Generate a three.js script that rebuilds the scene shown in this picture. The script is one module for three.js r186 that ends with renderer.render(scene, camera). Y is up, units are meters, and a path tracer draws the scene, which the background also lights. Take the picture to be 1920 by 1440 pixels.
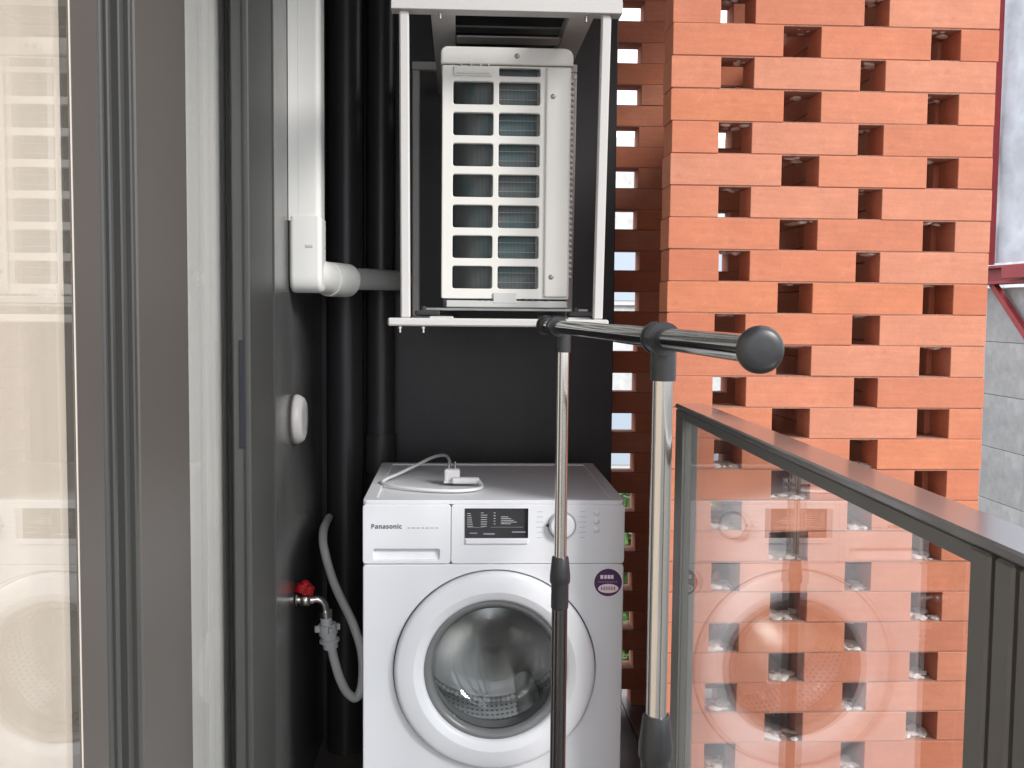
import * as THREE from 'three';
import { mergeGeometries } from 'three/addons/utils/BufferGeometryUtils.js';
import { TextGeometry } from 'three/addons/geometries/TextGeometry.js';
import { FontLoader } from 'three/addons/loaders/FontLoader.js';
import { RoundedBoxGeometry } from 'three/addons/geometries/RoundedBoxGeometry.js';

// ---------------------------------------------------------------- camera, sky, sun, exposure
const scene = new THREE.Scene();
const camera = new THREE.PerspectiveCamera(2 * Math.atan(720 / 2000) * 180 / Math.PI, 4 / 3, 0.05, 400);
camera.position.set(0, 1.3, 0);
camera.rotation.order = 'YXZ';
camera.rotation.set(-3.98 * Math.PI / 180, -2.83 * Math.PI / 180, 0.556 * Math.PI / 180);

let seed = 7;
const rnd = () => { seed = (seed * 1664525 + 1013904223) >>> 0; return seed / 4294967296; };
const rr = (a, b) => a + (b - a) * rnd();

function lattice(n, s) {                       // one tileable layer of value noise, n cells a side
  const g = new Float32Array(n * n); let k = s >>> 0;
  for (let i = 0; i < n * n; i++) { k = (k * 1664525 + 1013904223) >>> 0; g[i] = k / 4294967296; }
  return (u, v) => {
    const x = ((u % 1) + 1) % 1 * n, y = ((v % 1) + 1) % 1 * n, i = Math.floor(x), j = Math.floor(y);
    let fx = x - i, fy = y - j; fx = fx * fx * (3 - 2 * fx); fy = fy * fy * (3 - 2 * fy);
    const a = g[(j % n) * n + i % n], b = g[(j % n) * n + (i + 1) % n], c = g[((j + 1) % n) * n + i % n], d = g[((j + 1) % n) * n + (i + 1) % n];
    return (a * (1 - fx) + b * fx) * (1 - fy) + (c * (1 - fx) + d * fx) * fy;
  };
}
function fbm(base, oct, s, gain = 0.5) {
  const ls = []; for (let i = 0; i < oct; i++) ls.push(lattice(base << i, s + i * 77));
  return (u, v) => { let a = 1, t = 0, w = 0; for (const l of ls) { t += a * l(u, v); w += a; a *= gain; } return t / w; };
}

{ // bright overcast sky
  const W = 256, H = 128, d = new Float32Array(W * H * 4), n = fbm(4, 4, 5);
  for (let y = 0; y < H; y++) for (let x = 0; x < W; x++) {
    const el = (y + 0.5) / H * 2 - 1, c = 0.92 + 0.16 * n(x / W, y / H), i = (y * W + x) * 4, k = 0.9 + 0.2 * Math.max(0, el);
    d[i] = 0.96 * c * k; d[i + 1] = 1.0 * c * k; d[i + 2] = 1.08 * c * k; d[i + 3] = 1;
  }
  const sky = new THREE.DataTexture(d, W, H, THREE.RGBAFormat, THREE.FloatType);
  sky.mapping = THREE.EquirectangularReflectionMapping; sky.magFilter = THREE.LinearFilter; sky.minFilter = THREE.LinearFilter; sky.needsUpdate = true;
  scene.background = sky; scene.environment = sky;
}
const sun = new THREE.DirectionalLight(new THREE.Color(1, 0.975, 0.94), 1.5);
sun.position.set(7.7, 7.0, 5.0); sun.target.position.set(0, 1, -2);
sun.castShadow = true; sun.shadow.radius = 30; sun.shadow.mapSize.set(2048, 2048);
Object.assign(sun.shadow.camera, { left: -8, right: 8, top: 8, bottom: -8, near: 0.5, far: 40 });
scene.add(sun, sun.target);

const renderer = new THREE.WebGLRenderer({ antialias: true });
renderer.toneMapping = THREE.LinearToneMapping;
renderer.toneMappingExposure = 2.16;
renderer.shadowMap.enabled = true;

// ---------------------------------------------------------------- helpers
const taken = {};
const numbered = n => { const k = taken[n] = (taken[n] ?? -1) + 1; return k ? `${n}_${String(k).padStart(3, '0')}` : n; };
function thing(name, label, category, [x, y, z] = [0, 0, 0], group) {
  const o = new THREE.Group(); o.name = numbered(name); o.position.set(x, y, z); o.userData = { label, category };
  if (group) o.userData.group = group; scene.add(o); return o;
}
function structure(name, geo, mat) { const m = new THREE.Mesh(geo, mat); m.name = name; m.userData.kind = 'structure'; m.castShadow = m.receiveShadow = true; scene.add(m); return m; }
function part(name, geo, mat, parent, x = 0, y = 0, z = 0) {
  const m = new THREE.Mesh(Array.isArray(geo) ? merge(geo) : geo, mat); m.name = name; m.position.set(x, y, z);
  m.castShadow = m.receiveShadow = true; parent.add(m); return m;
}
function merge(list) { return mergeGeometries(list.map(g => { const h = g.index ? g.toNonIndexed() : g; for (const k of Object.keys(h.attributes)) if (!['position', 'normal', 'uv'].includes(k)) h.deleteAttribute(k); return h; })); }
function uvMetres(g, su = 1, ou = 0, ov = 0) { // uv in metres by the dominant axis of each face
  const p = g.attributes.position, n = g.attributes.normal, uv = new Float32Array(p.count * 2);
  for (let i = 0; i < p.count; i++) {
    const ax = Math.abs(n.getX(i)), ay = Math.abs(n.getY(i)), az = Math.abs(n.getZ(i));
    const [u, v] = ax > ay && ax > az ? [p.getZ(i), p.getY(i)] : ay > az ? [p.getX(i), p.getZ(i)] : [p.getX(i), p.getY(i)];
    uv[2 * i] = u * su + ou; uv[2 * i + 1] = v * su + ov;
  }
  g.setAttribute('uv', new THREE.BufferAttribute(uv, 2)); return g;
}
function cb(w, h, d, c = 0.002, su = 1, ou = 0, ov = 0) { // box with chamfered edges: 44 triangles, centred
  const X = w / 2, Y = h / 2, Z = d / 2, pos = [];
  const H = [X, Y, Z], tri = (a, b, q, out) => {
    const ab = b.map((v, i) => v - a[i]), aq = q.map((v, i) => v - a[i]);
    const n = [ab[1] * aq[2] - ab[2] * aq[1], ab[2] * aq[0] - ab[0] * aq[2], ab[0] * aq[1] - ab[1] * aq[0]];
    if (n[0] * out[0] + n[1] * out[1] + n[2] * out[2] < 0) pos.push(...a, ...q, ...b); else pos.push(...a, ...b, ...q);
  };
  const pt = (s, ax) => s.map((v, i) => v * (i === ax ? H[i] : H[i] - c));   // corner s seen from the face across axis ax
  for (let ax = 0; ax < 3; ax++) for (const s of [-1, 1]) {
    const [b, q] = [(ax + 1) % 3, (ax + 2) % 3], k = [];
    for (const [i, j] of [[-1, -1], [1, -1], [1, 1], [-1, 1]]) { const v = [0, 0, 0]; v[ax] = s; v[b] = i; v[q] = j; k.push(pt(v, ax)); }
    const o = [0, 0, 0]; o[ax] = s; tri(k[0], k[1], k[2], o); tri(k[0], k[2], k[3], o);
  }
  for (let ax = 0; ax < 3; ax++) for (const i of [-1, 1]) for (const j of [-1, 1]) {
    const b = (ax + 1) % 3, q = (ax + 2) % 3, v0 = [0, 0, 0], v1 = [0, 0, 0]; v0[ax] = -1; v1[ax] = 1; v0[b] = v1[b] = i; v0[q] = v1[q] = j;
    const o = [0, 0, 0]; o[b] = i; o[q] = j; const A = pt(v0, b), B = pt(v1, b), C = pt(v1, q), D = pt(v0, q); tri(A, B, C, o); tri(A, C, D, o);
  }
  for (const i of [-1, 1]) for (const j of [-1, 1]) for (const k of [-1, 1]) { const s = [i, j, k]; tri(pt(s, 0), pt(s, 1), pt(s, 2), s); }
  const g = new THREE.BufferGeometry(); g.setAttribute('position', new THREE.Float32BufferAttribute(pos, 3)); g.computeVertexNormals();
  return uvMetres(g, su, ou, ov);
}
const span = (x0, x1, y0, y1, z0, z1, c = 0.002) => cb(x1 - x0, y1 - y0, Math.abs(z1 - z0), c).translate((x0 + x1) / 2, (y0 + y1) / 2, (z0 + z1) / 2);
const V = (x, y, z) => new THREE.Vector3(x, y, z);
function rod(a, b, r, seg = 20, r2 = r) { // capped cylinder between two points
  const d = b.clone().sub(a), g = new THREE.CylinderGeometry(r2, r, d.length(), seg);
  g.applyQuaternion(new THREE.Quaternion().setFromUnitVectors(V(0, 1, 0), d.clone().normalize())); g.translate((a.x + b.x) / 2, (a.y + b.y) / 2, (a.z + b.z) / 2); return g;
}
function tube(points, r, seg = 60, rad = 12) { return new THREE.TubeGeometry(new THREE.CatmullRomCurve3(points), seg, r, rad); }
function roundRect(s, x0, y0, x1, y1, r) {
  s.moveTo(x0 + r, y0); s.lineTo(x1 - r, y0); s.quadraticCurveTo(x1, y0, x1, y0 + r); s.lineTo(x1, y1 - r); s.quadraticCurveTo(x1, y1, x1 - r, y1);
  s.lineTo(x0 + r, y1); s.quadraticCurveTo(x0, y1, x0, y1 - r); s.lineTo(x0, y0 + r); s.quadraticCurveTo(x0, y0, x0 + r, y0); return s;
}
const latheZ = (pts, seg = 64) => new THREE.LatheGeometry(pts.map(p => new THREE.Vector2(p[0], p[1])), seg).rotateX(Math.PI / 2); // profile (radius, z)
const latheX = (pts, seg = 48) => new THREE.LatheGeometry(pts.map(p => new THREE.Vector2(p[0], p[1])), seg).rotateZ(-Math.PI / 2); // profile (radius, x)

function dataTex(N, f, srgb, rep = 1) {
  const d = new Uint8Array(N * N * 4);
  for (let y = 0; y < N; y++) for (let x = 0; x < N; x++) { const c = f(x / N, y / N), i = (y * N + x) * 4; for (let k = 0; k < 3; k++) d[i + k] = Math.max(0, Math.min(255, Math.round(255 * (c.length ? c[k] : c)))); d[i + 3] = 255; }
  const t = new THREE.DataTexture(d, N, N); t.wrapS = t.wrapT = THREE.RepeatWrapping; t.magFilter = THREE.LinearFilter; t.minFilter = THREE.LinearMipmapLinearFilter; t.generateMipmaps = true;
  if (srgb) t.colorSpace = THREE.SRGBColorSpace; t.repeat.set(rep, rep); t.needsUpdate = true; return t;
}
const L = (r, g, b) => new THREE.Color().setRGB(r, g, b);
const mat = (r, g, b, rough = 0.5, extra = {}) => new THREE.MeshPhysicalMaterial({ color: L(r, g, b), roughness: rough, ...extra });
const clone = (t, rep) => { const c = t.clone(); c.repeat.set(rep, rep); c.needsUpdate = true; return c; };

// ---------------------------------------------------------------- textures and materials
const nA = fbm(4, 6, 11, 0.6), nB = fbm(16, 4, 23, 0.6), nC = fbm(3, 3, 41), nD = fbm(64, 2, 63);
const clayMap = dataTex(512, (u, v) => { // multiplies the brick colour: firing blotches, pale lime bloom, dark specks
  const a = nA(u, v), b = nB(u, v), c = nC(u, v), e = nD(u, v); let k = 0.95 + 0.08 * (a - 0.5) + 0.04 * (b - 0.5) + 0.04 * (e - 0.5) + 0.06 * (nB(u * 0.25, v * 3) - 0.5);
  const bloom = Math.max(0, nB(u + 0.37, v + 0.11) * 0.6 + c * 0.5 - 0.62) * 1.6, speck = e > 0.87 ? 0.92 : 1;
  return [Math.min(1, (k + 0.05 * bloom) * speck), Math.min(1, (k - 0.03 + 0.12 * bloom) * speck), Math.min(1, (k - 0.03 + 0.14 * bloom) * speck)];
}, true, 4);
const clayBump = dataTex(512, (u, v) => 0.5 * nB(u, v) + 0.3 * nD(u, v) + 0.2 * nB(u * 0.2, v * 6), false, 4);
const grime = dataTex(512, (u, v) => 0.86 + 0.2 * (nA(u, v) - 0.5) + 0.1 * (nB(u, v) - 0.5), true, 1.3);
const smudge = dataTex(512, (u, v) => 0.75 + 0.5 * (nA(u, v) - 0.5) + 0.25 * (nB(u, v) - 0.5), false, 1.5);
const fineBump = dataTex(256, (u, v) => 0.6 * nD(u, v) + 0.4 * nB(u, v), false, 6);
const concMap = dataTex(512, (u, v) => { const k = 0.86 + 0.22 * (nA(u, v) - 0.5) + 0.12 * (nB(u, v) - 0.5) - (nD(u, v) > 0.86 ? 0.1 : 0); return [k, k, k]; }, true, 0.7);

const brickTones = [[0.63, 0.236, 0.130], [0.59, 0.208, 0.112], [0.65, 0.258, 0.148], [0.60, 0.226, 0.128], [0.64, 0.238, 0.122], [0.65, 0.276, 0.168]];
const brickMats = brickTones.map(c => mat(...c, 0.85, { map: clayMap, bumpMap: clayBump, bumpScale: 0.0004 }));
const mortarMat = mat(0.52, 0.25, 0.175, 0.95, { map: clone(grime, 6), bumpMap: clayBump, bumpScale: 0.003 });
const wallBlack = mat(0.045, 0.044, 0.046, 0.38, { map: grime });
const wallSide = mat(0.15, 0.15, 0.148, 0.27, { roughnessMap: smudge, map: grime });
const pipeBlack = mat(0.045, 0.044, 0.046, 0.34);
const frameMat = mat(0.088, 0.08, 0.071, 0.45);
const frameCool = mat(0.056, 0.056, 0.053, 0.4);
const postMat = mat(0.105, 0.102, 0.093, 0.4);
const gasketMat = mat(0.02, 0.02, 0.022, 0.6);
const railMat = mat(0.14, 0.135, 0.138, 0.3, { clearcoat: 1, clearcoatRoughness: 0.12 });
const glassMat = new THREE.MeshPhysicalMaterial({ color: L(0.985, 0.99, 0.985), roughness: 0, transmission: 1, thickness: 0, ior: 1.52 });
const railGlass = new THREE.MeshPhysicalMaterial({ color: L(0.98, 0.99, 0.99), roughness: 0, transmission: 1, thickness: 0, ior: 1.62 });
const whitePaint = mat(0.58, 0.565, 0.55, 0.4);
const ductMat = mat(0.78, 0.78, 0.75, 0.42);
const hoseGrey = mat(0.52, 0.52, 0.50, 0.55);
const acMat = mat(0.76, 0.745, 0.7, 0.42);
const acDark = mat(0.10, 0.10, 0.10, 0.6);
const machineMat = mat(0.74, 0.755, 0.785, 0.28, { clearcoat: 0.5, clearcoatRoughness: 0.1 });
const machinePlastic = mat(0.74, 0.755, 0.785, 0.38);
const machineTop = mat(0.74, 0.755, 0.785, 0.5);
const darkLine = mat(0.05, 0.05, 0.055, 0.5);
const steel = mat(0.72, 0.69, 0.65, 0.2, { metalness: 1, roughnessMap: smudge });
const chrome = mat(0.4, 0.395, 0.385, 0.12, { metalness: 1 });
const blackPlastic = mat(0.025, 0.025, 0.027, 0.34);
const galvan = mat(0.45, 0.46, 0.45, 0.45, { metalness: 0.6, map: clone(grime, 3) });
const rubber = mat(0.03, 0.03, 0.032, 0.75);
const concrete = mat(0.54, 0.52, 0.505, 0.85, { map: concMap, bumpMap: clayBump, bumpScale: 0.0012 });
const redPaint = mat(0.42, 0.035, 0.04, 0.5, { map: clone(grime, 2) });

// ---------------------------------------------------------------- setting
structure('ground', new THREE.PlaneGeometry(400, 400).rotateX(-Math.PI / 2).translate(0, -7, 0), mat(0.16, 0.155, 0.145, 0.95, { map: concMap }));
const FL = -0.03;
structure('balcony_floor', merge([span(-0.9, 0.56, FL - 0.2, FL, 2.2, -3.7), span(0.562, 1.3, FL - 0.2, FL, -2.16, -3.7)]), mat(0.24, 0.2, 0.185, 0.5, { map: concMap, roughnessMap: smudge }));
structure('ceiling_and_sun_shade', merge([span(-0.9, 0.56, 2.72, 2.92, 2.2, -3.7), span(0.562, 1.3, 2.72, 2.92, -2.16, -3.7), span(1.302, 1.55, 2.72, 2.92, -2.34, -3.7)]), mat(0.7, 0.7, 0.68, 0.9));  // outermost slab is an unseen overhang added to block sun from the recess

const sideWall = thing('side_wall', 'glossy mid grey side wall carrying the white duct, round vent and tap', 'wall', [0, 0, 0]);
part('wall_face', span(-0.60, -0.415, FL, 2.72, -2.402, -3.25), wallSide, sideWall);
part('corner_trim', span(-0.418, -0.412, FL, 2.72, -2.403, -2.41, 0.0008), frameCool, sideWall);
const backWall = thing('back_wall', 'matt black end wall behind the washing machine', 'wall');
part('wall_face', span(-0.60, 0.47, FL, 2.72, -3.25, -3.46), wallBlack, backWall);

// ---------------------------------------------------------------- brick walls
const CH = 0.06676, BH = CH - 0.0022;
const brickGeos = {};
function brick(parent, x0, x1, y, z0, depth) {
  const w = x1 - x0, key = `${w.toFixed(3)}_${depth}_${Math.floor(rnd() * 3)}`;
  brickGeos[key] ??= cb(w - 0.0015, BH, depth, 0.001, 1, rnd() * 3, rnd() * 3);
  const m = part('brick', brickGeos[key], brickMats[Math.floor(rnd() * brickMats.length)], parent, (x0 + x1) / 2 + rr(-0.0012, 0.0012), y + BH / 2 + rr(-0.0005, 0.0005), z0 - depth / 2 + rr(-0.0011, 0.0011));
  m.rotation.set(0, rr(-0.006, 0.006), rr(-0.003, 0.003)); return m;
}
const crumbGeos = [0, 1, 2].map(() => {
  const g = new THREE.IcosahedronGeometry(1, 1), p = g.attributes.position, n = lattice(4, Math.floor(rnd() * 1e6));
  for (let i = 0; i < p.count; i++) { const v = V(p.getX(i), p.getY(i), p.getZ(i)), k = 0.65 + 0.7 * n(v.x * 0.4 + v.z * 0.3, v.y * 0.4 + v.z * 0.2); p.setXYZ(i, v.x * k, v.y * k, v.z * k); }
  g.computeVertexNormals(); return g;
});
function crumbs(list, x0, x1, y, z0, z1, n, up) { for (let i = 0; i < n; i++) { const s = rr(0.003, 0.011); list.push(crumbGeos[i % 3].clone().scale(s * rr(0.8, 2), s * 0.5, s * rr(0.7, 1.6)).rotateY(rr(0, 6)).translate(rr(x0, x1), y + up * s * 0.2, rr(z0, z1))); } }

{
  const pier = thing('brick_pier', 'bright orange perforated brick pier outside the glass railing', 'brick wall', [0, 0, 0]);
  const Z = -2.24, D = 0.088, y0 = 1.3636, mortar = [], lumps = [];
  for (let k = -21; k < 20; k++) {
    const y = y0 + k * CH + 0.0013, A = ((k % 2) + 2) % 2 === 0, j = () => rr(-0.004, 0.004);
    const cuts = A ? [0.437 + j() * 0.4, 0.5425 + j(), 0.607 + j(), 0.840 + j(), 0.894 + j(), 1.130 + j() * 0.4] : [0.437 + j() * 0.4, 0.672 + j(), 0.751 + j(), 0.987 + j(), 1.051 + j(), 1.130 + j() * 0.4];
    const q = v => Math.round(v * 500) / 500;
    for (let i = 0; i < 6; i += 2) brick(pier, q(cuts[i]), q(cuts[i + 1]), y, Z, D);
    mortar.push(span(0.441, 1.126, y - 0.0034, y + 0.0006, Z - 0.0016, Z - D + 0.004, 0.0006));
    for (const [a, b] of [[cuts[1], cuts[2]], [cuts[3], cuts[4]]]) {
      crumbs(lumps, a + 0.006, b - 0.006, y, Z - 0.012, Z - D + 0.008, y < 0.97 ? 16 : 0, 1);
      crumbs(lumps, a + 0.006, b - 0.006, y + BH, Z - 0.02, Z - D + 0.008, 4, -1);
    }
  }
  part('mortar_bed', mortar, mortarMat, pier).userData.kind = 'stuff';
  part('mortar_crumb', lumps, mat(0.62, 0.55, 0.51, 0.95), pier).userData.kind = 'stuff';
}
{
  const far = thing('screen_wall', 'shaded dark red perforated brick screen beside the black end wall', 'brick wall');
  const Z = -3.5, D = 0.09, mortar = [];
  for (let k = -31; k < 10; k++) {
    const y = 2.0 - CH / 2 + k * 0.0669 + 0.0013; if (y < FL - 0.02) continue;
    const holes = ((k % 2) + 2) % 2 === 0 ? [0.504, 0.804, 1.104, 1.404] : [0.372, 0.672, 0.972, 1.272];
    let x = 0.25; const q = v => Math.round(v * 500) / 500;
    for (const h of holes) { const a = h + rr(-0.004, 0.004); brick(far, q(x), q(a), y, Z, D); x = a + 0.08 + rr(-0.004, 0.004); }
    brick(far, q(x), 1.6, y, Z, D);
    if (k % 2) brick(far, 1.06, 1.06 + 0.06, y, Z + 0.11, 0.108);
    mortar.push(span(0.255, 1.595, y - 0.0034, y + 0.0006, Z - 0.0016, Z - D + 0.004, 0.0006));
  }
  part('mortar_bed', mortar, mortarMat, far).userData.kind = 'stuff';
}
{ // added wall keeping sun out of the recess; top left open for skylight
  const ret = thing('sun_block_wall', 'added brick wall between the orange pier and the brick screen, keeping the recess dark', 'brick wall');
  for (let k = -21; k < 12; k++) for (let i = 0; i < 5; i++) {
    const z = -2.331 - i * 0.2333 - (((k % 2) + 2) % 2) * 0.0, m = brick(ret, 0, 0.232, 1.3636 + k * CH + 0.0013, 0, 0.086);
    m.position.x = 1.085; m.position.z = z - 0.117; m.rotation.y = Math.PI / 2;
  }
}

// ---------------------------------------------------------------- sliding door on the left
{
  const top = 2.35, bot = FL;
  const near = thing('sliding_door_panel', 'sliding door panel with a broad clear pane showing the cream curtain', 'door');
  part('pane', span(-0.4165, -0.4085, bot + 0.06, top - 0.06, -1.156, 1.6, 0.0005), glassMat, near);
  part('stile', span(-0.421, -0.4075, bot, top, -1.155, -1.24, 0.002), frameMat, near);
  part('stile', span(-0.421, -0.4045, bot, top, 1.6, 1.68, 0.0025), frameMat, near);
  part('bottom_rail', span(-0.421, -0.4045, bot, bot + 0.07, -1.153, 1.598, 0.0025), frameMat, near);
  part('top_rail', span(-0.421, -0.4045, top - 0.07, top, -1.153, 1.598, 0.0025), frameMat, near);
  part('glazing_bead', span(-0.4082, -0.407, bot + 0.07, top - 0.07, -1.1515, -1.1545, 0.0004), mat(0.55, 0.5, 0.45, 0.5), near);
  const far = thing('sliding_door_panel', 'sliding door panel with a narrow pane showing the pale grey curtain', 'door');
  part('interlock', [span(-0.495, -0.441, bot, top, -1.353, -1.364, 0.002), span(-0.495, -0.437, bot, top, -1.368, -1.381, 0.002), span(-0.495, -0.449, bot, top, -1.382, -1.397, 0.002),
    span(-0.495, -0.449, bot, top, -1.452, -1.472, 0.002), span(-0.495, -0.442, bot, top, -1.474, -1.489, 0.002)], frameCool, far);
  part('interlock_channel', span(-0.495, -0.465, bot, top, -1.398, -1.451, 0.001), gasketMat, far);
  part('stile', span(-0.495, -0.445, bot, top, -1.504, -1.731, 0.004), frameMat, far);
  part('glazing_bead', span(-0.49, -0.4505, bot + 0.06, top - 0.06, -1.733, -1.803, 0.005), frameMat, far);
  part('pane', span(-0.4645, -0.4585, bot + 0.06, top - 0.06, -1.804, -2.2, 0.0005), glassMat, far);
  part('bottom_rail', span(-0.495, -0.447, bot, bot + 0.07, -1.733, -2.2, 0.0025), frameMat, far);
  part('top_rail', span(-0.495, -0.447, top - 0.07, top, -1.733, -2.2, 0.0025), frameMat, far);
  const jamb = thing('door_jamb', 'stepped grey aluminium door jamb with a dark lock slot', 'door frame');
  part('outer_frame', [span(-0.449, -0.4145, bot, top, -2.136, -2.4, 0.0025)], frameCool, jamb);
  part('inner_frame', [span(-0.457, -0.451, bot, top, -2.165, -2.4, 0.002), span(-0.56, -0.459, bot, top, -2.202, -2.4, 0.003)], frameCool, jamb);
  part('seal', [span(-0.4275, -0.4235, bot, top, -2.1335, -2.139, 0.0006)], gasketMat, jamb);
  part('lock_slot', span(-0.436, -0.4245, 1.02, 1.235, -2.1325, -2.14, 0.001), mat(0.012, 0.012, 0.02, 0.4), jamb);
  const head = thing('wall_over_door', 'dark plain wall strip above the sliding door', 'wall');
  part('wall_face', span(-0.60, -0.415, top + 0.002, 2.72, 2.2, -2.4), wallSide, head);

  const curtain = (name, label, x, z0, z1, amp, pitch, m, ph) => {
    const n = Math.ceil(Math.abs(z1 - z0) / 0.006), rows = 12, g = new THREE.PlaneGeometry(1, 1, n, rows), p = g.attributes.position;
    for (let i = 0; i < p.count; i++) {
      const t = p.getX(i) + 0.5, h = p.getY(i) + 0.5, z = z0 + (z1 - z0) * t, a = z / pitch * 6.283 + ph + 0.5 * Math.sin(z * 9 + ph);
      p.setXYZ(i, x + amp * Math.sin(a) * (0.8 + 0.3 * (1 - h)) + 0.3 * amp * Math.sin(a * 2.3), bot + 0.02 + (top - 0.05 - bot) * h, z + 0.25 * amp * Math.sin(2 * a));
    }
    g.computeVertexNormals();
    const t = thing(name, label, 'curtain'); part('drape', g, m, t);
    part('curtain_rail', span(x - 0.012, x + 0.001, top - 0.03, top - 0.005, Math.max(z0, z1), Math.min(z0, z1)), whitePaint, t);
  };
  const weave = clone(fineBump, 60);
  curtain('curtain', 'cream curtain hanging in folds behind the broad door pane', -0.4192, 1.55, -1.154, 0.0009, 0.09, mat(0.67, 0.58, 0.49, 0.9, { side: THREE.DoubleSide, bumpMap: weave, bumpScale: 0.0005, sheen: 0.3 }), 0.4);
  curtain('curtain', 'pale grey curtain hanging behind the narrow door pane', -0.477, -1.806, -2.198, 0.0035, 0.15, mat(0.73, 0.715, 0.69, 0.9, { side: THREE.DoubleSide, bumpMap: weave, bumpScale: 0.0005, sheen: 0.3 }), 1.3);
}

// ---------------------------------------------------------------- glass railing on the right
{
  const rail = thing('glass_railing', 'waist-high balcony railing with brown-grey metal handrail and clear glass panel', 'railing');
  part('handrail', span(0.425, 0.482, 1.109, 1.1195, 1.6, -2.076, 0.0025), railMat, rail);
  part('glazing_channel', [span(0.429, 0.4345, 1.092, 1.1075, -0.86, -2.046, 0.001), span(0.4435, 0.451, 1.092, 1.1075, -0.86, -2.046, 0.001)], postMat, rail);
  part('gasket', span(0.435, 0.443, 1.0985, 1.107, -0.86, -2.04, 0.001), gasketMat, rail);
  part('end_post', [span(0.426, 0.43, FL, 1.108, -2.01, -2.072, 0.001), span(0.4305, 0.465, FL, 1.108, -2.047, -2.074, 0.002)], postMat, rail);
  part('pane', span(0.4355, 0.4425, FL + 0.1, 1.098, -0.858, -2.046, 0.0005), railGlass, rail);
  part('bottom_channel', span(0.426, 0.465, FL + 0.06, FL + 0.11, -0.858, -2.042, 0.002), postMat, rail);
  part('stile', span(0.425, 0.465, FL, 1.108, -0.824, -0.8565, 0.0025), postMat, rail);
  part('post', span(0.425, 0.487, FL, 1.108, -0.787, -0.8155, 0.0025), postMat, rail);
  part('stile', span(0.425, 0.465, FL, 1.108, -0.745, -0.7785, 0.0025), postMat, rail);
  part('pane', span(0.4355, 0.4425, FL + 0.1, 1.108, 1.55, -0.744, 0.0005), railGlass, rail);
  part('bottom_channel', span(0.426, 0.465, FL + 0.06, FL + 0.11, 1.55, -0.744, 0.002), postMat, rail);
  part('post', span(0.425, 0.487, FL, 1.108, 1.6, 1.55, 0.0025), postMat, rail);
}

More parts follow.
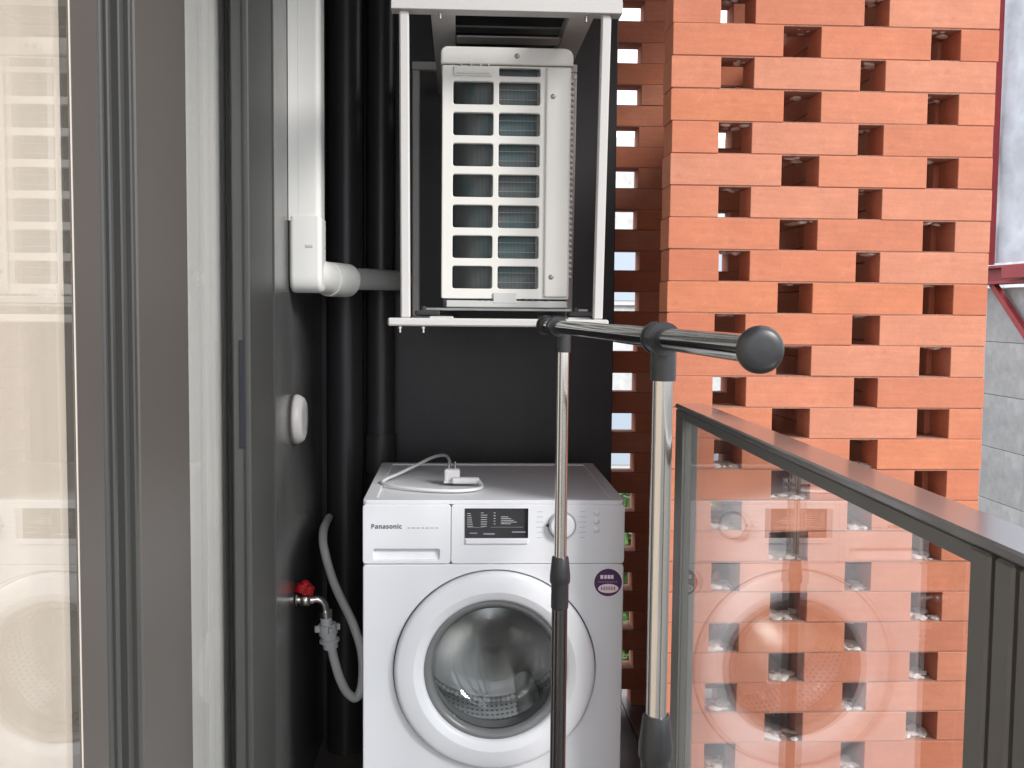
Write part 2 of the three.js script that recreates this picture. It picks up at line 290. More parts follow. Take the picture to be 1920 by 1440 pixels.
// ---------------------------------------------------------------- duct, pipes, vent, tap
{
  const prof = (x0, x1, z0, z1, r) => { const s = new THREE.Shape(); roundRect(s, x0, z0, x1, z1, r); return s; };
  const duct = thing('slim_duct', 'white plastic duct running down the grey side wall to an elbow', 'duct', [-0.414, 1.36, -2.655]);
  const up = (w, x0, x1, h, r) => new THREE.ExtrudeGeometry(prof(x0, x1, -w / 2, w / 2, r), { depth: h, bevelEnabled: false, curveSegments: 6 }).rotateX(-Math.PI / 2);
  const cov = new THREE.Shape(); cov.moveTo(0.0238, -0.041); cov.lineTo(0.062, -0.041); cov.quadraticCurveTo(0.078, -0.041, 0.078, -0.025); cov.lineTo(0.078, 0.025); cov.quadraticCurveTo(0.078, 0.041, 0.062, 0.041); cov.lineTo(0.0238, 0.041);
  part('base_channel', up(0.0812, 0, 0.0236, 1.2, 0.0006), ductMat, duct, 0, 0.15, 0);
  part('cover', new THREE.ExtrudeGeometry(cov, { depth: 1.2, bevelEnabled: false, curveSegments: 8 }).rotateX(-Math.PI / 2), ductMat, duct, 0, 0.15, 0);
  const cs0 = new THREE.Shape(); cs0.moveTo(-0.032, 0.15); cs0.lineTo(0.032, 0.15); cs0.lineTo(0.032, 0.016); cs0.quadraticCurveTo(0.032, -0.012, 0.008, -0.012); cs0.lineTo(-0.008, -0.012); cs0.quadraticCurveTo(-0.032, -0.012, -0.032, 0.016); cs0.lineTo(-0.032, 0.15);
  const cp = part('coupling', new THREE.ExtrudeGeometry(cs0, { depth: 0.056, bevelSize: 0.0115, bevelThickness: 0.0115, bevelSegments: 6, curveSegments: 8 }).rotateY(Math.PI / 2), ductMat, duct, 0.0125, 0, 0);
  part('clip', span(0.067, 0.0685, 0.085, 0.092, -0.012, 0.01, 0.0006), hoseGrey, cp); part('clip', span(0.028, 0.046, 0.085, 0.092, 0.043, 0.0448, 0.0006), hoseGrey, cp);
  // rounded shoe at the foot of the drop, turning towards the outdoor unit
  const sh = new THREE.SphereGeometry(0.044, 28, 18); part('elbow', [sh.clone().scale(0.9, 1, 1).translate(0.041, 0.03, 0), rod(V(0.041, 0.025, -0.005), V(0.085, 0.012, -0.09), 0.043, 28, 0.04)], ductMat, duct);
  part('adaptor', [rod(V(0.08, 0.013, -0.08), V(0.118, 0.012, -0.155), 0.0435, 28)], ductMat, duct);
  part('flexible_sleeve', tube([V(0.108, 0.013, -0.14), V(0.145, 0.018, -0.24), V(0.19, 0.02, -0.36), V(0.228, 0.022, -0.48), V(0.252, 0.024, -0.592)], 0.029, 50, 18), ductMat, duct);

  const p1 = thing('drain_pipe', 'thick black drain pipe in the corner of the dark walls', 'pipe', [-0.337, FL, -3.17]);
  part('pipe_run', rod(V(0, 0, 0), V(0, 2.75, 0), 0.055, 40), pipeBlack, p1);
  part('collar', rod(V(0, 2.3, 0), V(0, 2.42, 0), 0.06, 40), pipeBlack, p1);
  const p2 = thing('drain_pipe', 'thinner black drain pipe with a joint collar on the end wall', 'pipe', [-0.235, FL, -3.19]);
  part('pipe_run', rod(V(0, 0, 0), V(0, 2.75, 0), 0.043, 40), pipeBlack, p2);
  part('collar', rod(V(0, 0.84, 0), V(0, 0.957, 0), 0.0475, 40), pipeBlack, p2);

  const vent = thing('vent_cap', 'round white slotted vent cap on the grey side wall', 'vent', [-0.415, 1.022, -2.675]);
  part('body', latheX([[0.0, 0.031], [0.048, 0.03], [0.0535, 0.0275], [0.059, 0.02], [0.062, 0.012], [0.062, 0.0], [0.0, 0.0]]), whitePaint, vent);
  for (let i = 0; i < 9; i++) { const a = -0.9 + i * 0.225; part('slot', cb(0.0025, 0.0065, 0.02, 0.0004).translate(0, 0, -0.038).rotateX(a), mat(0.25, 0.25, 0.24, 0.6), vent, 0.0302, 0, 0).rotation.z = 0; }

  const tap = thing('wall_tap', 'small chrome wall tap with a red handle on the grey side wall', 'tap', [-0.415, 0.555, -2.71]);
  part('flange', latheX([[0.0, 0.006], [0.02, 0.006], [0.023, 0.0], [0, 0]], 24), steel, tap);
  part('body', [rod(V(0, 0, 0), V(0.045, -0.002, -0.004), 0.0135, 20), new THREE.SphereGeometry(0.019, 20, 14).translate(0.024, -0.002, -0.002), rod(V(0.024, 0, -0.002), V(0.024, 0.022, -0.002), 0.0105, 16)], steel, tap);
  part('spout', [tube([V(0.04, -0.002, -0.004), V(0.056, -0.002, -0.006), V(0.069, -0.012, -0.008), V(0.074, -0.034, -0.012), V(0.0755, -0.055, -0.014)], 0.0098, 30, 14), rod(V(0.0745, -0.033, -0.0125), V(0.0755, -0.05, -0.014), 0.017, 8)], steel, tap);
  const hs = new THREE.Shape(); for (let i = 0; i <= 40; i++) { const a = i / 40 * 6.2832, r = 0.0185 + 0.004 * Math.cos(3 * a + 1.5); i ? hs.lineTo(r * Math.cos(a), r * Math.sin(a)) : hs.moveTo(r * Math.cos(a), r * Math.sin(a)); }
  part('handle', [new THREE.ExtrudeGeometry(hs, { depth: 0.016, bevelSize: 0.003, bevelThickness: 0.003, bevelSegments: 2 }).rotateX(-Math.PI / 2).rotateZ(-0.25).translate(0.022, 0.021, 0.0), new THREE.SphereGeometry(0.014, 18, 12).translate(0.024, 0.037, 0)], mat(0.62, 0.012, 0.014, 0.35), tap);

  const hose = thing('inlet_hose', 'white water hose looping from the red-handled tap to the washing machine', 'hose', [-0.340, 0.49, -2.724]);
  part('connector', [rod(V(0, 0.014, 0), V(0.002, -0.01, 0), 0.015, 20), rod(V(0.002, -0.004, 0), V(0.006, -0.032, -0.002), 0.0245, 8), rod(V(0.006, -0.03, -0.002), V(0.012, -0.068, -0.004), 0.019, 18), rod(V(0.008, -0.044, -0.002), V(0.0087, -0.051, -0.0025), 0.026, 10)], mat(0.78, 0.78, 0.78, 0.5), hose);
  for (const a of [0, 1.57, 3.14, 4.71]) part('wing', cb(0.014, 0.016, 0.01, 0.001).translate(0.026, -0.014, 0).rotateY(a + 0.4), mat(0.72, 0.72, 0.72, 0.5), hose, 0.003, 0, 0);
  part('tubing', tube([V(0.011, -0.058, -0.004), V(0.02, -0.1, -0.006), V(0.034, -0.152, -0.012), V(0.055, -0.196, -0.02), V(0.074, -0.21, -0.028), V(0.086, -0.19, -0.04), V(0.088, -0.11, -0.055), V(0.067, -0.038, -0.07), V(0.0053, 0.078, -0.116), V(-0.027, 0.165, -0.165), V(-0.034, 0.193, -0.22), V(-0.036, 0.2, -0.29), V(-0.038, 0.2, -0.375)], 0.0118, 180, 14), mat(0.76, 0.76, 0.75, 0.5), hose);
}

// ---------------------------------------------------------------- wall rack with the air conditioner
function rackTube(a, b, w = 0.0205) { const d = b.clone().sub(a), g = cb(w, d.length(), w, 0.003); g.applyQuaternion(new THREE.Quaternion().setFromUnitVectors(V(0, 1, 0), d.clone().normalize())); return g.translate((a.x + b.x) / 2, (a.y + b.y) / 2, (a.z + b.z) / 2); }
{
  const r = thing('equipment_rack', 'white metal wall rack of square tubes holding the outdoor units', 'rack');
  part('front_post', rackTube(V(-0.1165, 1.2805, -2.31), V(-0.1215, 1.927, -2.31)), whitePaint, r);
  part('front_post', rackTube(V(0.2985, 1.2805, -2.31), V(0.3075, 1.927, -2.31)), whitePaint, r);
  part('rear_post', rackTube(V(-0.122, 1.2805, -3.0), V(-0.124, 1.955, -3.0), 0.02), whitePaint, r);
  part('rear_post', rackTube(V(0.305, 1.2805, -3.0), V(0.31, 1.955, -3.0), 0.02), whitePaint, r);
  const lower = part('lower_front_bar', span(-0.153, 0.32, 1.2635, 1.2805, -2.285, -2.33, 0.003), whitePaint, r);
  part('upper_front_bar', [span(-0.148, 0.34, 1.927, 1.952, -2.29, -2.294, 0.001), span(-0.148, 0.34, 1.927, 1.931, -2.294, -2.335, 0.001), span(-0.148, 0.34, 1.949, 1.962, -2.296, -2.335, 0.001)], whitePaint, r);
  for (const [x0, x1] of [[-0.067, -0.014], [0.236, 0.288]]) { part('tray_beam', [span(x0, x1, 1.937, 1.941, -2.337, -3.245, 0.001), span(x0, x0 + 0.004, 1.9415, 1.972, -2.337, -3.245, 0.001), span(x1 - 0.004, x1, 1.9415, 1.972, -2.337, -3.245, 0.001)], whitePaint, r);
    part('shelf_beam', span(x0, x1, 1.268, 1.284, -2.332, -3.245, 0.002), whitePaint, r); }
  part('tray_cross_bar', span(-0.012, 0.234, 1.9375, 1.9415, -2.555, -2.62, 0.001), whitePaint, r);
  part('tray_cross_bar', span(-0.012, 0.234, 1.9375, 1.96, -3.0, -3.06, 0.001), whitePaint, r);
  part('rear_bar', span(-0.135, -0.0685, 1.956, 1.978, -2.99, -3.012, 0.002), whitePaint, r);
  part('rear_bar', span(0.29, 0.32, 1.956, 1.978, -2.99, -3.012, 0.002), whitePaint, r);
  part('lower_rear_bar', [span(-0.135, -0.0685, 1.2625, 1.2795, -2.99, -3.012, 0.002), span(0.29, 0.32, 1.2625, 1.2795, -2.99, -3.012, 0.002)], whitePaint, r);
  for (const x of [-0.128, -0.078, 0.285]) part('bolt', [rod(V(x, 1.262, -2.305), V(x, 1.249, -2.305), 0.0028, 8), rod(V(x, 1.262, -2.305), V(x, 1.258, -2.305), 0.0055, 6)], steel, r);
  for (const [x, y] of [[-0.045, 1.921], [0.265, 1.921]]) part('bolt', [rod(V(x, 1.926, -2.31), V(x, 1.913, -2.31), 0.0026, 8), rod(V(x, 1.926, -2.31), V(x, 1.922, -2.31), 0.005, 6)], steel, r);
  for (const x of [-0.072, 0.27]) part('rubber_pad', [cb(0.055, 0.012, 0.05, 0.003).translate(x, 1.291, -2.40), rod(V(x - 0.01, 1.297, -2.4), V(x - 0.01, 1.306, -2.4), 0.007, 8)], rubber, r);
}
function outdoorUnit(label, pos, frontFoot) { // local origin: middle of the base, near end
  const u = thing('outdoor_unit', label, 'air conditioner', pos, 'air conditioner outdoor units');
  const W = 0.294, H = 0.586, D = 0.74, X = W / 2;
  const face = roundRect(new THREE.Shape(), -X + 0.001, 0.022, X - 0.001, 0.547, 0.004);
  const cols = [[-0.1215, -0.0305], [-0.018, 0.0755]], ys = [];
  for (let i = 0; i < 7; i++) ys.push([0.0452 + i * 0.0692, 0.0965 + i * 0.0692]);
  for (const c of cols) for (const y of ys) face.holes.push(roundRect(new THREE.Path(), c[0], y[0], c[1], y[1], 0.006));
  face.holes.push(roundRect(new THREE.Path(), -0.018, 0.5245, 0.0755, 0.5455 - 0.003, 0.004));
  part('end_grille', new THREE.ExtrudeGeometry(face, { depth: 0.012, bevelSize: 0.0018, bevelThickness: 0.0018, bevelSegments: 2, bevelOffset: -0.0018, curveSegments: 4 }), acMat, u, 0, 0, -0.0145);
  part('cover_strip', new RoundedBoxGeometry(0.056, 0.519, 0.012, 3, 0.005).translate(0.116, 0.286, 0.0), acMat, u);
  const hd = part('handle_plate', span(-0.1205, -0.032, 0.523, 0.5445, -0.0005, 0.0035, 0.0015), acMat, u);
  for (const x of [-0.104, -0.082, -0.06, -0.042]) part('rib', cb(0.003, 0.005, 0.003, 0.0008).translate(x, 0.5475, 0.0015), acMat, hd);
  part('handle_lip', span(-0.112, -0.038, 0.5275, 0.531, 0.0036, 0.008, 0.001), acMat, hd);
  const cap = new THREE.Shape(); cap.moveTo(-X - 0.001, 0.551); cap.lineTo(X + 0.001, 0.551); cap.lineTo(X + 0.001, 0.568); cap.quadraticCurveTo(X, 0.585, X - 0.02, 0.586); cap.lineTo(-X + 0.014, 0.586); cap.quadraticCurveTo(-X, 0.586, -X - 0.001, 0.572);
  part('top_cover', new THREE.ExtrudeGeometry(cap, { depth: D, bevelSize: 0.004, bevelThickness: 0.004, bevelSegments: 3, bevelOffset: -0.002, curveSegments: 10 }).translate(0, 0, -D), acMat, u);
  part('base_pan', span(-X + 0.004, X - 0.004, 0.001, 0.021, -D, -0.006, 0.002), mat(0.09, 0.092, 0.09, 0.5, { metalness: 0.4, map: clone(grime, 5) }), u);
  part('skirt', span(-X + 0.012, X - 0.004, 0.002, 0.018, -0.005, 0.003, 0.002), hoseGrey, u);
  part('pull_tab', [span(-0.028, 0.026, 0.012, 0.036, 0.0, 0.004, 0.0015)], mat(0.56, 0.57, 0.55, 0.5), u);
  for (const x of [-0.06, -0.046, -0.033, 0.037, 0.052, 0.068, 0.09]) part('drain_slot', span(x, x + 0.008, 0.0185, 0.0225, 0.0028, 0.0036, 0.0003), rubber, u);
  if (frontFoot) part('foot', span(-0.185, 0.185, -0.0055, 0.0005, -0.03, 0.05, 0.001), galvan, u); else part('foot', span(-0.17, 0.17, -0.0055, 0.0005, -0.3, -0.25, 0.001), galvan, u);
  part('foot', span(-0.17, 0.17, -0.0055, 0.0005, -0.62, -0.57, 0.001), galvan, u);
  part('rear_panel', span(-X, -X + 0.004, 0.022, 0.55, -D, -0.62, 0.001), acMat, u);
  part('corner_post', span(-X, -X + 0.016, 0.022, 0.55, -0.03, -0.0155, 0.003), acMat, u);
  part('far_panel', span(-X + 0.002, X - 0.002, 0.022, 0.55, -D, -D + 0.004, 0.001), acMat, u);
  part('fan_panel', span(X - 0.006, X - 0.002, 0.022, 0.55, -D + 0.006, -0.016, 0.001), acMat, u);
  const fin = dataTex(256, (a, b) => { const s = 0.78 + 0.22 * Math.sin(a * 6.283 * 64), w = nA(a * 0.5, b * 0.5), t = Math.max(0, Math.min(1, (w - 0.46) * 7)) * (0.5 + nB(a, b * 0.15)); return [(0.60 - 0.08 * t) * s, (0.61 - 0.01 * t) * s, (0.60 + 0.0 * t) * s]; }, true, 1);
  const path = []; for (let i = 0; i <= 10; i++) path.push([-0.125 + 0.0005 * i, -0.62 + 0.05 * i]); for (let i = 0; i <= 12; i++) { const a = Math.PI - i / 12 * Math.PI / 2; path.push([-0.04 + 0.08 * Math.cos(a), -0.115 + 0.085 * Math.sin(a)]); } path.push([0.09, -0.03]);
  const pos2 = [], uv2 = [], idx = []; let len = 0;
  path.forEach(([x, z], i) => { if (i) len += Math.hypot(x - path[i - 1][0], z - path[i - 1][1]); pos2.push(x, 0.03, z, x, 0.55, z); uv2.push(len * 5, 0, len * 5, 2); if (i) { const k = i * 2; idx.push(k - 2, k, k - 1, k, k + 1, k - 1); } });
  const cg = new THREE.BufferGeometry(); cg.setAttribute('position', new THREE.Float32BufferAttribute(pos2, 3)); cg.setAttribute('uv', new THREE.Float32BufferAttribute(uv2, 2)); cg.setIndex(idx); cg.computeVertexNormals();
  part('coil', cg, mat(0.62, 0.66, 0.68, 0.5, { map: fin, bumpMap: fin, bumpScale: 0.002, side: THREE.DoubleSide, metalness: 0.3 }), u);
  part('end_plate', span(0.07, 0.092, 0.03, 0.55, -0.028, -0.06, 0.001), galvan, u);
  for (const y of ys) for (const f of [0.3, 0.72]) part('guard_wire', rod(V(-0.02, y[0] + f * 0.0513, -0.02), V(0.08, y[0] + f * 0.0513, -0.02), 0.0009, 6), galvan, u);
  const slat = cb(0.012, 0.008, 0.6, 0.003); for (let i = 0; i < 36; i++) { const s = part('slat', slat, acMat, u, X + 0.0035, 0.075 + i * 0.0128, -0.33); s.rotation.z = -0.5; }
  for (const [x, y, z] of [[0.1045, 0.48, 0.0062], [0.1045, 0.073, 0.0062], [0.022, 0.5685, 0.0042]]) part('screw', new THREE.SphereGeometry(0.006, 16, 10).scale(1, 1, 0.35), galvan, u, x, y, z);
  part('screw', new THREE.SphereGeometry(0.006, 12, 8), acMat, u, X + 0.012, 0.537, -0.06);
  return u;
}
outdoorUnit('cream outdoor air conditioner unit with a two-column grille standing in the rack', [0.1035, 1.3025, -2.452], true);
outdoorUnit('outdoor air conditioner unit on top of the rack, its dark underside showing', [0.1105, 1.979, -2.36], false);

// ---------------------------------------------------------------- washing machine
const font = await new FontLoader().loadAsync('fonts/droid/droid_sans_bold.typeface.json');
{
  const w = thing('washing_machine', 'white front-loading washing machine with round glass door and black display', 'washing machine', [0.0825, FL, -2.42]);
  const H = 0.864 - FL, X = 0.301, D = 0.6, y = v => v - FL, x = v => v - 0.0825;    // local frame: x from its middle, y from the floor, z from its front
  const cy = y(0.467), cx0 = x(0.0862);
  part('side_panel', span(-X, -X + 0.006, 0.03, H - 0.0105, -0.022, -D, 0.002), machineMat, w); part('side_panel', span(X - 0.006, X, 0.03, H - 0.0105, -0.022, -D, 0.002), machineMat, w);
  part('back_panel', span(-X + 0.007, X - 0.007, 0.03, H - 0.0105, -D, -D + 0.006, 0.002), galvan, w);
  part('base', span(-X + 0.007, X - 0.007, 0.03, 0.045, -0.03, -D + 0.007, 0.002), galvan, w);
  for (const sx of [-1, 1]) for (const sz of [-0.06, -0.54]) part('foot', rod(V(sx * 0.24, 0, sz), V(sx * 0.24, 0.03, sz), 0.02, 20), rubber, w);
  // top plate: a rim round a slightly sunk field
  const ts = roundRect(new THREE.Shape(), -X, 0, X, D, 0.012); ts.holes.push(roundRect(new THREE.Path(), -X + 0.03, 0.03, X - 0.03, D - 0.022, 0.012));
  const topPart = part('top_plate', new THREE.ExtrudeGeometry(ts, { depth: 0.006, bevelSize: 0.0025, bevelThickness: 0.002, bevelSegments: 3, bevelOffset: -0.0025, curveSegments: 5 }).rotateX(-Math.PI / 2).translate(0, H - 0.008, 0), machineTop, w);
  part('top_field', span(-X + 0.029, X - 0.029, H - 0.014, H - 0.0045, -0.029, -D + 0.021, 0.0005), machineTop, topPart);
  // front panel with the porthole
  const fs = roundRect(new THREE.Shape(), -X, 0.045, X, y(0.7156), 0.012), hp = new THREE.Path(); hp.absarc(cx0, cy, 0.2346, 0, Math.PI * 2, true); fs.holes.push(hp);
  part('front_panel', new THREE.ExtrudeGeometry(fs, { depth: 0.015, bevelSize: 0.003, bevelThickness: 0.004, bevelSegments: 5, bevelOffset: -0.003, curveSegments: 64 }), machineMat, w, 0, 0, -0.02);
  part('front_lining', latheZ([[0.25, -0.024], [0.165, -0.024], [0.165, -0.027], [0.25, -0.027]], 72), darkLine, w, cx0, cy, 0);
  part('fascia_backing', span(-X + 0.008, X - 0.008, y(0.7), H - 0.012, -0.03, -0.0195, 0.001), machinePlastic, w);
  // control panel with drawer, display and dial
  const cs = roundRect(new THREE.Shape(), x(-0.0168), y(0.7165), X, H - 0.0098, 0.009);
  const cpn = part('control_panel', new THREE.ExtrudeGeometry(cs, { depth: 0.018, bevelSize: 0.0018, bevelThickness: 0.002, bevelSegments: 3, bevelOffset: -0.0018 }), machinePlastic, w, 0, 0, -0.019);
  const sill = part('panel_lip', span(x(0.004), x(0.33), y(0.7185), y(0.7215), 0.0011, 0.003, 0.001), machinePlastic, cpn);
  const cv = document.createElement('canvas'); cv.width = 512; cv.height = 240; const c2 = cv.getContext('2d');
  c2.fillStyle = '#17171a'; c2.fillRect(0, 0, 512, 240); c2.fillStyle = '#b9bcc0';
  for (let i = 0; i < 7; i++) { c2.fillRect(18, 40 + i * 17, 30 + (i * 37) % 34, 5); c2.fillRect(128, 34 + i * 18, 24 + (i * 29) % 30, 5); }
  for (let i = 0; i < 5; i++) { c2.fillRect(232, 34 + i * 22, 14, 6); c2.fillRect(290, 66 + i * 14, 60 + (i * 23) % 70, 5); }
  c2.fillStyle = '#8d9298'; c2.fillRect(20, 152, 130, 3); c2.fillRect(210, 150, 260, 3); c2.fillRect(40, 196, 60, 8); c2.fillRect(150, 200, 92, 12); c2.fillRect(380, 186, 110, 10); c2.fillRect(300, 108, 18, 18);
  const dt = new THREE.CanvasTexture(cv); dt.colorSpace = THREE.SRGBColorSpace;
  const dg = new THREE.PlaneGeometry(0.1455, 0.069);
  const disp = part('display', span(x(0.0135), x(0.1615), y(0.762), y(0.8462), -0.013, -0.0065, 0.001), machinePlastic, cpn, 0, 0, 0.0275);
  part('display_print', dg, new THREE.MeshPhysicalMaterial({ map: dt, roughness: 0.12, clearcoat: 1, clearcoatRoughness: 0.03 }), disp, x(0.0873), y(0.8112), -0.0058);
  part('display_strip', span(x(0.016), x(0.159), y(0.7635), y(0.7745), -0.0064, -0.003, 0.001), machinePlastic, disp);
  const knob = part('dial', latheZ([[0, 0.019], [0.024, 0.019], [0.0285, 0.016], [0.030, 0.003], [0.030, 0.0]], 48), machinePlastic, cpn, x(0.2375), y(0.806), 0.019);
  part('dial_ring', new THREE.TorusGeometry(0.0322, 0.0011, 8, 60), mat(0.4, 0.41, 0.43, 0.35), knob, 0, 0, 0.003);
  part('dial_mark', new THREE.SphereGeometry(0.0035, 12, 8), darkLine, knob, -0.033, 0, 0.003);
  for (let i = 0; i < 6; i++) { part('print_mark', cb(0.012 + (i * 7 % 5) * 0.002, 0.0022, 0.0006, 0.0002), mat(0.55, 0.56, 0.58, 0.6), cpn, x(0.285), y(0.838 - i * 0.012), 0.0203); part('print_mark', cb(0.012 + (i * 5 % 4) * 0.002, 0.0022, 0.0006, 0.0002), mat(0.55, 0.56, 0.58, 0.6), cpn, x(0.187), y(0.838 - i * 0.012), 0.0203); }
  for (let i = 0; i < 3; i++) part('button', latheZ([[0, 0.0035], [0.006, 0.003], [0.0075, 0.0]], 24), machinePlastic, cpn, x(0.318), y(0.835 - i * 0.02), 0.02);
  const ds = roundRect(new THREE.Shape(), -X, y(0.7165), x(-0.0178), H - 0.0098, 0.009); ds.holes.push(roundRect(new THREE.Path(), x(-0.194), y(0.7265), x(-0.043), y(0.751), 0.005));
  const dr = part('detergent_drawer', new THREE.ExtrudeGeometry(ds, { depth: 0.018, bevelSize: 0.0018, bevelThickness: 0.002, bevelSegments: 3, bevelOffset: -0.0018 }), machinePlastic, w, 0, 0, -0.019);
  const hr = part('handle_recess', cb(0.155, 0.03, 0.004, 0.001), machinePlastic, dr, x(-0.1185), y(0.7388), 0.008); hr.rotation.x = -0.35;
  part('brand_lettering', new TextGeometry('Panasonic', { font, size: 0.0105, depth: 0.0006, curveSegments: 4 }), mat(0.06, 0.06, 0.075, 0.4), dr, x(-0.2), y(0.7985), 0.0201);
  for (let i = 0; i < 7; i++) part('print_mark', cb(0.0065 + (i * 5 % 3) * 0.001, 0.0034, 0.0005, 0.0001), mat(0.48, 0.49, 0.52, 0.6), dr, x(-0.113 + i * 0.0105), y(0.8), 0.0203);
  // door
  const door = part('door', latheZ([[0.2315, -0.02], [0.2325, 0.0], [0.2318, 0.007], [0.2285, 0.0118], [0.222, 0.0145], [0.206, 0.0172], [0.1885, 0.0188], [0.1865, 0.0182], [0.172, 0.0135], [0.1665, 0.009], [0.164, 0.002], [0.164, -0.02]], 120), machinePlastic, w, cx0, cy, 0.002);
  part('door_bezel', latheZ([[0.164, 0.001], [0.158, 0.004], [0.151, 0.0], [0.1445, -0.008], [0.1445, -0.02], [0.164, -0.021]], 120), mat(0.17, 0.175, 0.18, 0.25), door);
  part('porthole_glass', latheZ([[0.1455, -0.006], [0.143, -0.02], [0.139, -0.042], [0.131, -0.066], [0.116, -0.085], [0.092, -0.097], [0.06, -0.103], [0.03, -0.105], [0, -0.1055]], 96), new THREE.MeshPhysicalMaterial({ color: L(0.9, 0.92, 0.92), roughness: 0, transmission: 1, thickness: 0, ior: 1.55, side: THREE.DoubleSide }), door);
  part('door_hinge_cover', span(0.145, 0.168, -0.03, 0.03, -0.02, -0.006, 0.003), darkLine, door);
  part('gasket', latheZ([[0.172, -0.022], [0.165, -0.03], [0.158, -0.026], [0.15, -0.035], [0.155, -0.05], [0.147, -0.06], [0.15, -0.08], [0.16, -0.1], [0.165, -0.12], [0.185, -0.122]], 80), mat(0.17, 0.175, 0.18, 0.5), w, cx0, cy, 0);
  const holes = dataTex(256, (a, b) => { const i = a * 8, j = b * 8, u = i - Math.floor(i) - 0.5, v = j - Math.floor(j) - 0.5; return u * u + v * v < 0.05 ? 0.45 : 1; }, false, 1); holes.repeat.set(14, 3);
  const drumMat = mat(0.75, 0.75, 0.74, 0.28, { metalness: 1, bumpMap: holes, bumpScale: 0.003, map: holes, side: THREE.DoubleSide });
  const drum = part('drum', latheZ([[0.168, -0.128], [0.225, -0.13], [0.236, -0.14], [0.238, -0.27], [0.238, -0.42], [0.225, -0.44]], 96), drumMat, w, cx0, cy, 0);
  part('drum_back', latheZ([[0.228, -0.438], [0.2, -0.43], [0.12, -0.425], [0.06, -0.41], [0, -0.405]], 80), mat(0.55, 0.55, 0.54, 0.3, { metalness: 1 }), drum);
  for (let i = 0; i < 3; i++) { const l = part('lifter', new RoundedBoxGeometry(0.05, 0.075, 0.26, 3, 0.018).translate(0, -0.205, -0.285), mat(0.55, 0.56, 0.56, 0.35), drum); l.rotation.z = 0.5 + i * 2.094; }
  // sticker
  const sv = document.createElement('canvas'); sv.width = sv.height = 256; const s2 = sv.getContext('2d');
  s2.fillStyle = '#efe4ee'; s2.fillRect(0, 0, 256, 256); s2.fillStyle = '#43224f'; s2.beginPath(); s2.arc(128, 128, 120, 0, 7); s2.fill();
  s2.fillStyle = '#f0dcea'; for (const [a, b] of [[60, 26], [94, 22], [122, 26], [152, 22]]) s2.fillRect(a, 62, b, 34);
  s2.fillStyle = '#8a6590'; for (let i = 0; i < 9; i++) s2.fillRect(42 + i * 19, 116, 13, 13);
  s2.fillStyle = '#f0dfe6'; s2.beginPath(); s2.ellipse(130, 180, 88, 40, 0, 0, 7); s2.fill(); s2.fillStyle = '#a98593'; for (let i = 0; i < 6; i++) s2.fillRect(66 + i * 22, 164, 14, 32);
  const st = new THREE.CanvasTexture(sv); st.colorSpace = THREE.SRGBColorSpace;
  part('round_sticker', new THREE.CircleGeometry(0.0345, 48), new THREE.MeshPhysicalMaterial({ map: st, roughness: 0.35 }), w, x(0.347), y(0.6718), 0.0006);

  const cord = thing('power_cord', 'white power cord with a two-pin plug coiled on the washing machine top', 'power cord', [-0.005, 0.862, -2.66]);
  const cm = mat(0.74, 0.74, 0.75, 0.45), T = 0.0045;
  part('cable', tube([V(0.055, 0.012, 0.03), V(0.062, T, 0.052), V(0.05, T, 0.1), V(0.0, T, 0.128), V(-0.08, T, 0.112), V(-0.16, T, 0.06), V(-0.187, T, 0.01), V(-0.178, T + 0.003, -0.03), V(-0.15, 0.012, -0.09), V(-0.11, 0.024, -0.15), V(-0.06, 0.036, -0.24), V(-0.03, 0.028, -0.31), V(-0.02, 0.006, -0.348)], 0.0042, 140, 12), cm, cord);
  const plug = part('plug', [new RoundedBoxGeometry(0.04, 0.034, 0.034, 3, 0.006).translate(-0.012, 0.021, -0.005), new RoundedBoxGeometry(0.07, 0.016, 0.024, 3, 0.006).translate(0.022, 0.0125, 0.02), new RoundedBoxGeometry(0.05, 0.006, 0.04, 2, 0.002).translate(-0.008, 0.0075, 0)], cm, cord);
  for (const px of [-0.02, -0.004]) part('pin', rod(V(px, 0.036, -0.005), V(px, 0.056, -0.005), 0.0024, 12), steel, plug);
}

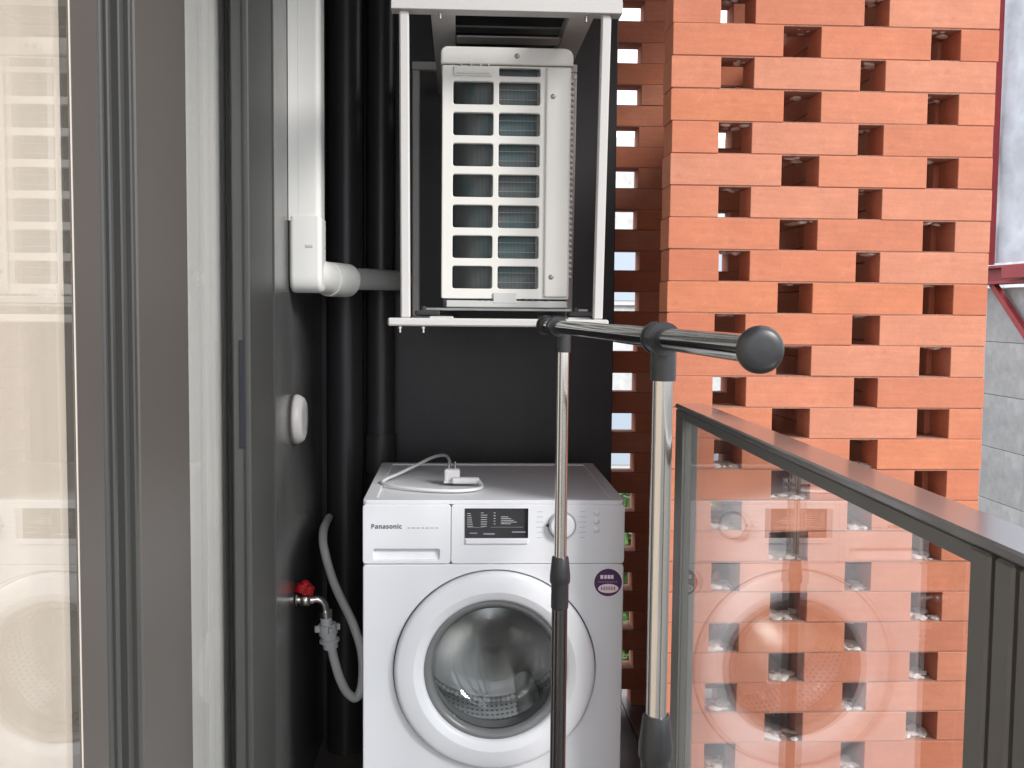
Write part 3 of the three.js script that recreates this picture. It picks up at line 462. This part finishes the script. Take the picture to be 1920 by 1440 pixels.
// ---------------------------------------------------------------- clothes rack
{
  const bx = z => 0.19 + 0.056 * (z + 2.08), Y = 1.268;
  const c = thing('clothes_rack', 'steel clothes drying rack with black tee joints and a round black end cap', 'clothes rack', [0.2, FL, -1.6]);
  const P = (px, py, pz) => V(px - 0.2, py - FL, pz + 1.6);
  part('hanging_bar', rod(P(bx(-2.24), Y, -2.24), P(bx(-0.90), Y, -0.90), 0.0128, 32), chrome, c);
  const capDir = Math.atan2(0.056, 1);
  for (const [z, s] of [[-0.895, 1], [-2.245, -1]]) {
    const g = latheZ([[0, 0.0055], [0.01, 0.0052], [0.016, 0.0042], [0.0192, 0.002], [0.0206, -0.0015], [0.0208, -0.006], [0.0195, -0.01], [0.016, -0.012], [0.016, -0.018], [0.013, -0.018]], 40); if (s < 0) g.rotateY(Math.PI);
    const e = part('end_cap', g, blackPlastic, c); e.position.copy(P(bx(z), Y, z)); e.rotation.y = capDir;
  }
  for (const [z, xoff] of [[-2.08, 0.012], [-1.25, 0.004]]) {
    const px = bx(z) + xoff, t = 0.02;
    part('tee_joint', [rod(P(bx(z - t), Y, z - t), P(bx(z + t), Y, z + t), 0.0178, 28), rod(P(bx(z - t - 0.002), Y, z - t - 0.002), P(bx(z - t + 0.004), Y, z - t + 0.004), 0.0195, 28), rod(P(bx(z + t - 0.004), Y, z + t - 0.004), P(bx(z + t + 0.002), Y, z + t + 0.002), 0.0195, 28), rod(P(px, Y - 0.006, z), P(px, 1.218, z), 0.0155, 28, 0.0155)], blackPlastic, c);
    part('upper_post', rod(P(px, 1.222, z), P(px, 0.79, z), 0.0125, 32), steel, c);
    part('post_clamp', new THREE.LatheGeometry([[0.0128, 0.812], [0.0165, 0.812], [0.019, 0.79], [0.0205, 0.775], [0.0205, 0.762], [0.0175, 0.757], [0.0175, 0.71], [0.0158, 0.708]].map(([r, h]) => new THREE.Vector2(r, h - FL)), 36).translate(px - 0.2, 0, z + 1.6), blackPlastic, c);
    part('lower_post', rod(P(px, 0.74, z), P(px, 0.05, z), 0.0158, 32), mat(0.16, 0.15, 0.145, 0.18, { metalness: 1 }), c);
    part('base_foot', [rod(P(px - 0.2, FL + 0.03, z), P(px + 0.2, FL + 0.03, z), 0.0155, 20), rod(P(px, 0.055, z), P(px, FL + 0.03, z), 0.019, 20)], blackPlastic, c);
    for (const s of [-1, 1]) part('caster', rod(P(px + s * 0.18 - 0.008, FL + 0.016, z), P(px + s * 0.18 + 0.008, FL + 0.016, z), 0.016, 20), rubber, c);
  }
  part('base_bar', rod(P(bx(-2.08) + 0.012, 0.03, -2.08), P(bx(-1.25) + 0.004, 0.03, -1.25), 0.0125, 20), steel, c);
}

// ---------------------------------------------------------------- beyond the balcony
{
  const nb = thing('neighbour_building', 'grey concrete panel building with red steelwork beyond the railing', 'building', [6, -7, -2]);
  const L0 = v => v + 7, Zl = v => v + 2;
  part('core', span(0.06, 3, 0, L0(1.6), Zl(-14.6), Zl(-9.2), 0.01), concrete, nb);
  const pm = [mat(0.54, 0.52, 0.505, 0.85, { map: concMap, bumpMap: clayBump, bumpScale: 0.0012 }), mat(0.52, 0.505, 0.49, 0.85, { map: concMap, bumpMap: clayBump, bumpScale: 0.0012 }), mat(0.55, 0.53, 0.515, 0.85, { map: concMap, bumpMap: clayBump, bumpScale: 0.0012 })];
  for (let r = 0; r < 8; r++) for (let k = 0; k < 6; k++) part('panel', cb(0.055, 0.59, 0.902, 0.004), pm[(r * 2 + k * 3 + (r * k) % 2) % 3], nb, 0.03, L0(1.29 - r * 0.595), Zl(-14.16 + k * 0.905));
  part('steel_beam', [span(-0.2, 0.02, L0(1.80), L0(1.83), Zl(-14.6), Zl(-9.2), 0.004), span(-0.1, -0.085, L0(1.66), L0(1.80), Zl(-14.6), Zl(-9.2), 0.003), span(-0.2, 0.02, L0(1.63), L0(1.66), Zl(-14.6), Zl(-9.2), 0.004)], redPaint, nb);
  part('steel_bracket', span(-0.27, -0.21, L0(1.68), L0(1.82), Zl(-11.1), Zl(-9.2), 0.004), redPaint, nb);
  for (const z of [-11.6, -10]) part('brace', rackTube(V(-0.1, L0(1.64), Zl(z)), V(-0.04, L0(0.75), Zl(z + 1.1)), 0.07), redPaint, nb);
  const sh = new THREE.PlaneGeometry(4.6, 3.6, 90, 60).rotateY(-Math.PI / 2), p = sh.attributes.position, wn = fbm(5, 4, 91);
  for (let i = 0; i < p.count; i++) p.setX(i, 0.12 * (wn(p.getZ(i) / 7 + 0.5, p.getY(i) / 6) - 0.5) + 0.03 * Math.sin(p.getZ(i) * 5 + p.getY(i)));
  sh.computeVertexNormals();
  part('tarpaulin', sh, mat(0.78, 0.81, 0.86, 0.55, { side: THREE.DoubleSide, map: clone(grime, 3) }), nb, -0.1, L0(1.86 + 1.8), Zl(-11.5));
  part('red_post', span(-0.24, -0.17, L0(1.84), L0(5.6), Zl(-11.50), Zl(-11.44), 0.004), redPaint, nb);

  const b = thing('far_building', 'pale plastered building seen through the holes of the brick screen', 'building', [2.6, -7, -20]);
  part('wall_face', span(-7, 9, 0, 11.2, 0, -6, 0.02), mat(0.82, 0.82, 0.8, 0.9, { map: concMap }), b);
  part('roof_edge', span(-7.2, 9.2, 11.22, 11.5, 0.2, -6, 0.02), mat(0.55, 0.55, 0.55, 0.8), b);
  for (let f = 0; f < 3; f++) for (let k = 0; k < 7; k++) { const wn2 = part('window', span(-0.75, 0.75, 0, 1.4, 0.02, 0.08, 0.01), whitePaint, b, -5.5 + k * 2.1, 2.2 + f * 3.1, 0); part('window_pane', span(-0.66, 0.66, 0.09, 1.31, 0.081, 0.095, 0.003), mat(0.4, 0.46, 0.52, 0.08), wn2); }
}
{ // tree below the screen wall
  const t = thing('leafy_tree', 'green leafy tree seen through the low holes of the brick screen', 'tree', [1.7, -7, -11]);
  part('trunk', [rod(V(0, 0, 0), V(0.1, 4.2, 0), 0.16, 12, 0.1), rod(V(0.1, 4, 0), V(0.9, 5.8, 0.3), 0.07, 8, 0.03), rod(V(0.1, 4, 0), V(-0.7, 5.7, -0.2), 0.07, 8, 0.03), rod(V(0.1, 4.1, 0), V(0.15, 6.2, 0.1), 0.06, 8, 0.02)], mat(0.14, 0.1, 0.07, 0.95), t);
  const leaf = []; for (let i = 0; i < 5200; i++) { const a = rr(0, 6.283), e = Math.acos(rr(-1, 1)), r = 1.5 * Math.cbrt(rnd()) * (0.75 + 0.35 * nA(a / 6.28, e / 3.14)), s = rr(0.05, 0.1); leaf.push(new THREE.PlaneGeometry(s, s * 1.8).rotateX(rr(0, 6)).rotateY(rr(0, 6)).translate(0.1 + 1.15 * r * Math.sin(e) * Math.cos(a), 5.4 + 0.85 * r * Math.cos(e), r * Math.sin(e) * Math.sin(a))); }
  part('crown', leaf, mat(0.09, 0.17, 0.04, 0.8, { side: THREE.DoubleSide, transmission: 0.3, thickness: 0 }), t);
}

renderer.render(scene, camera);
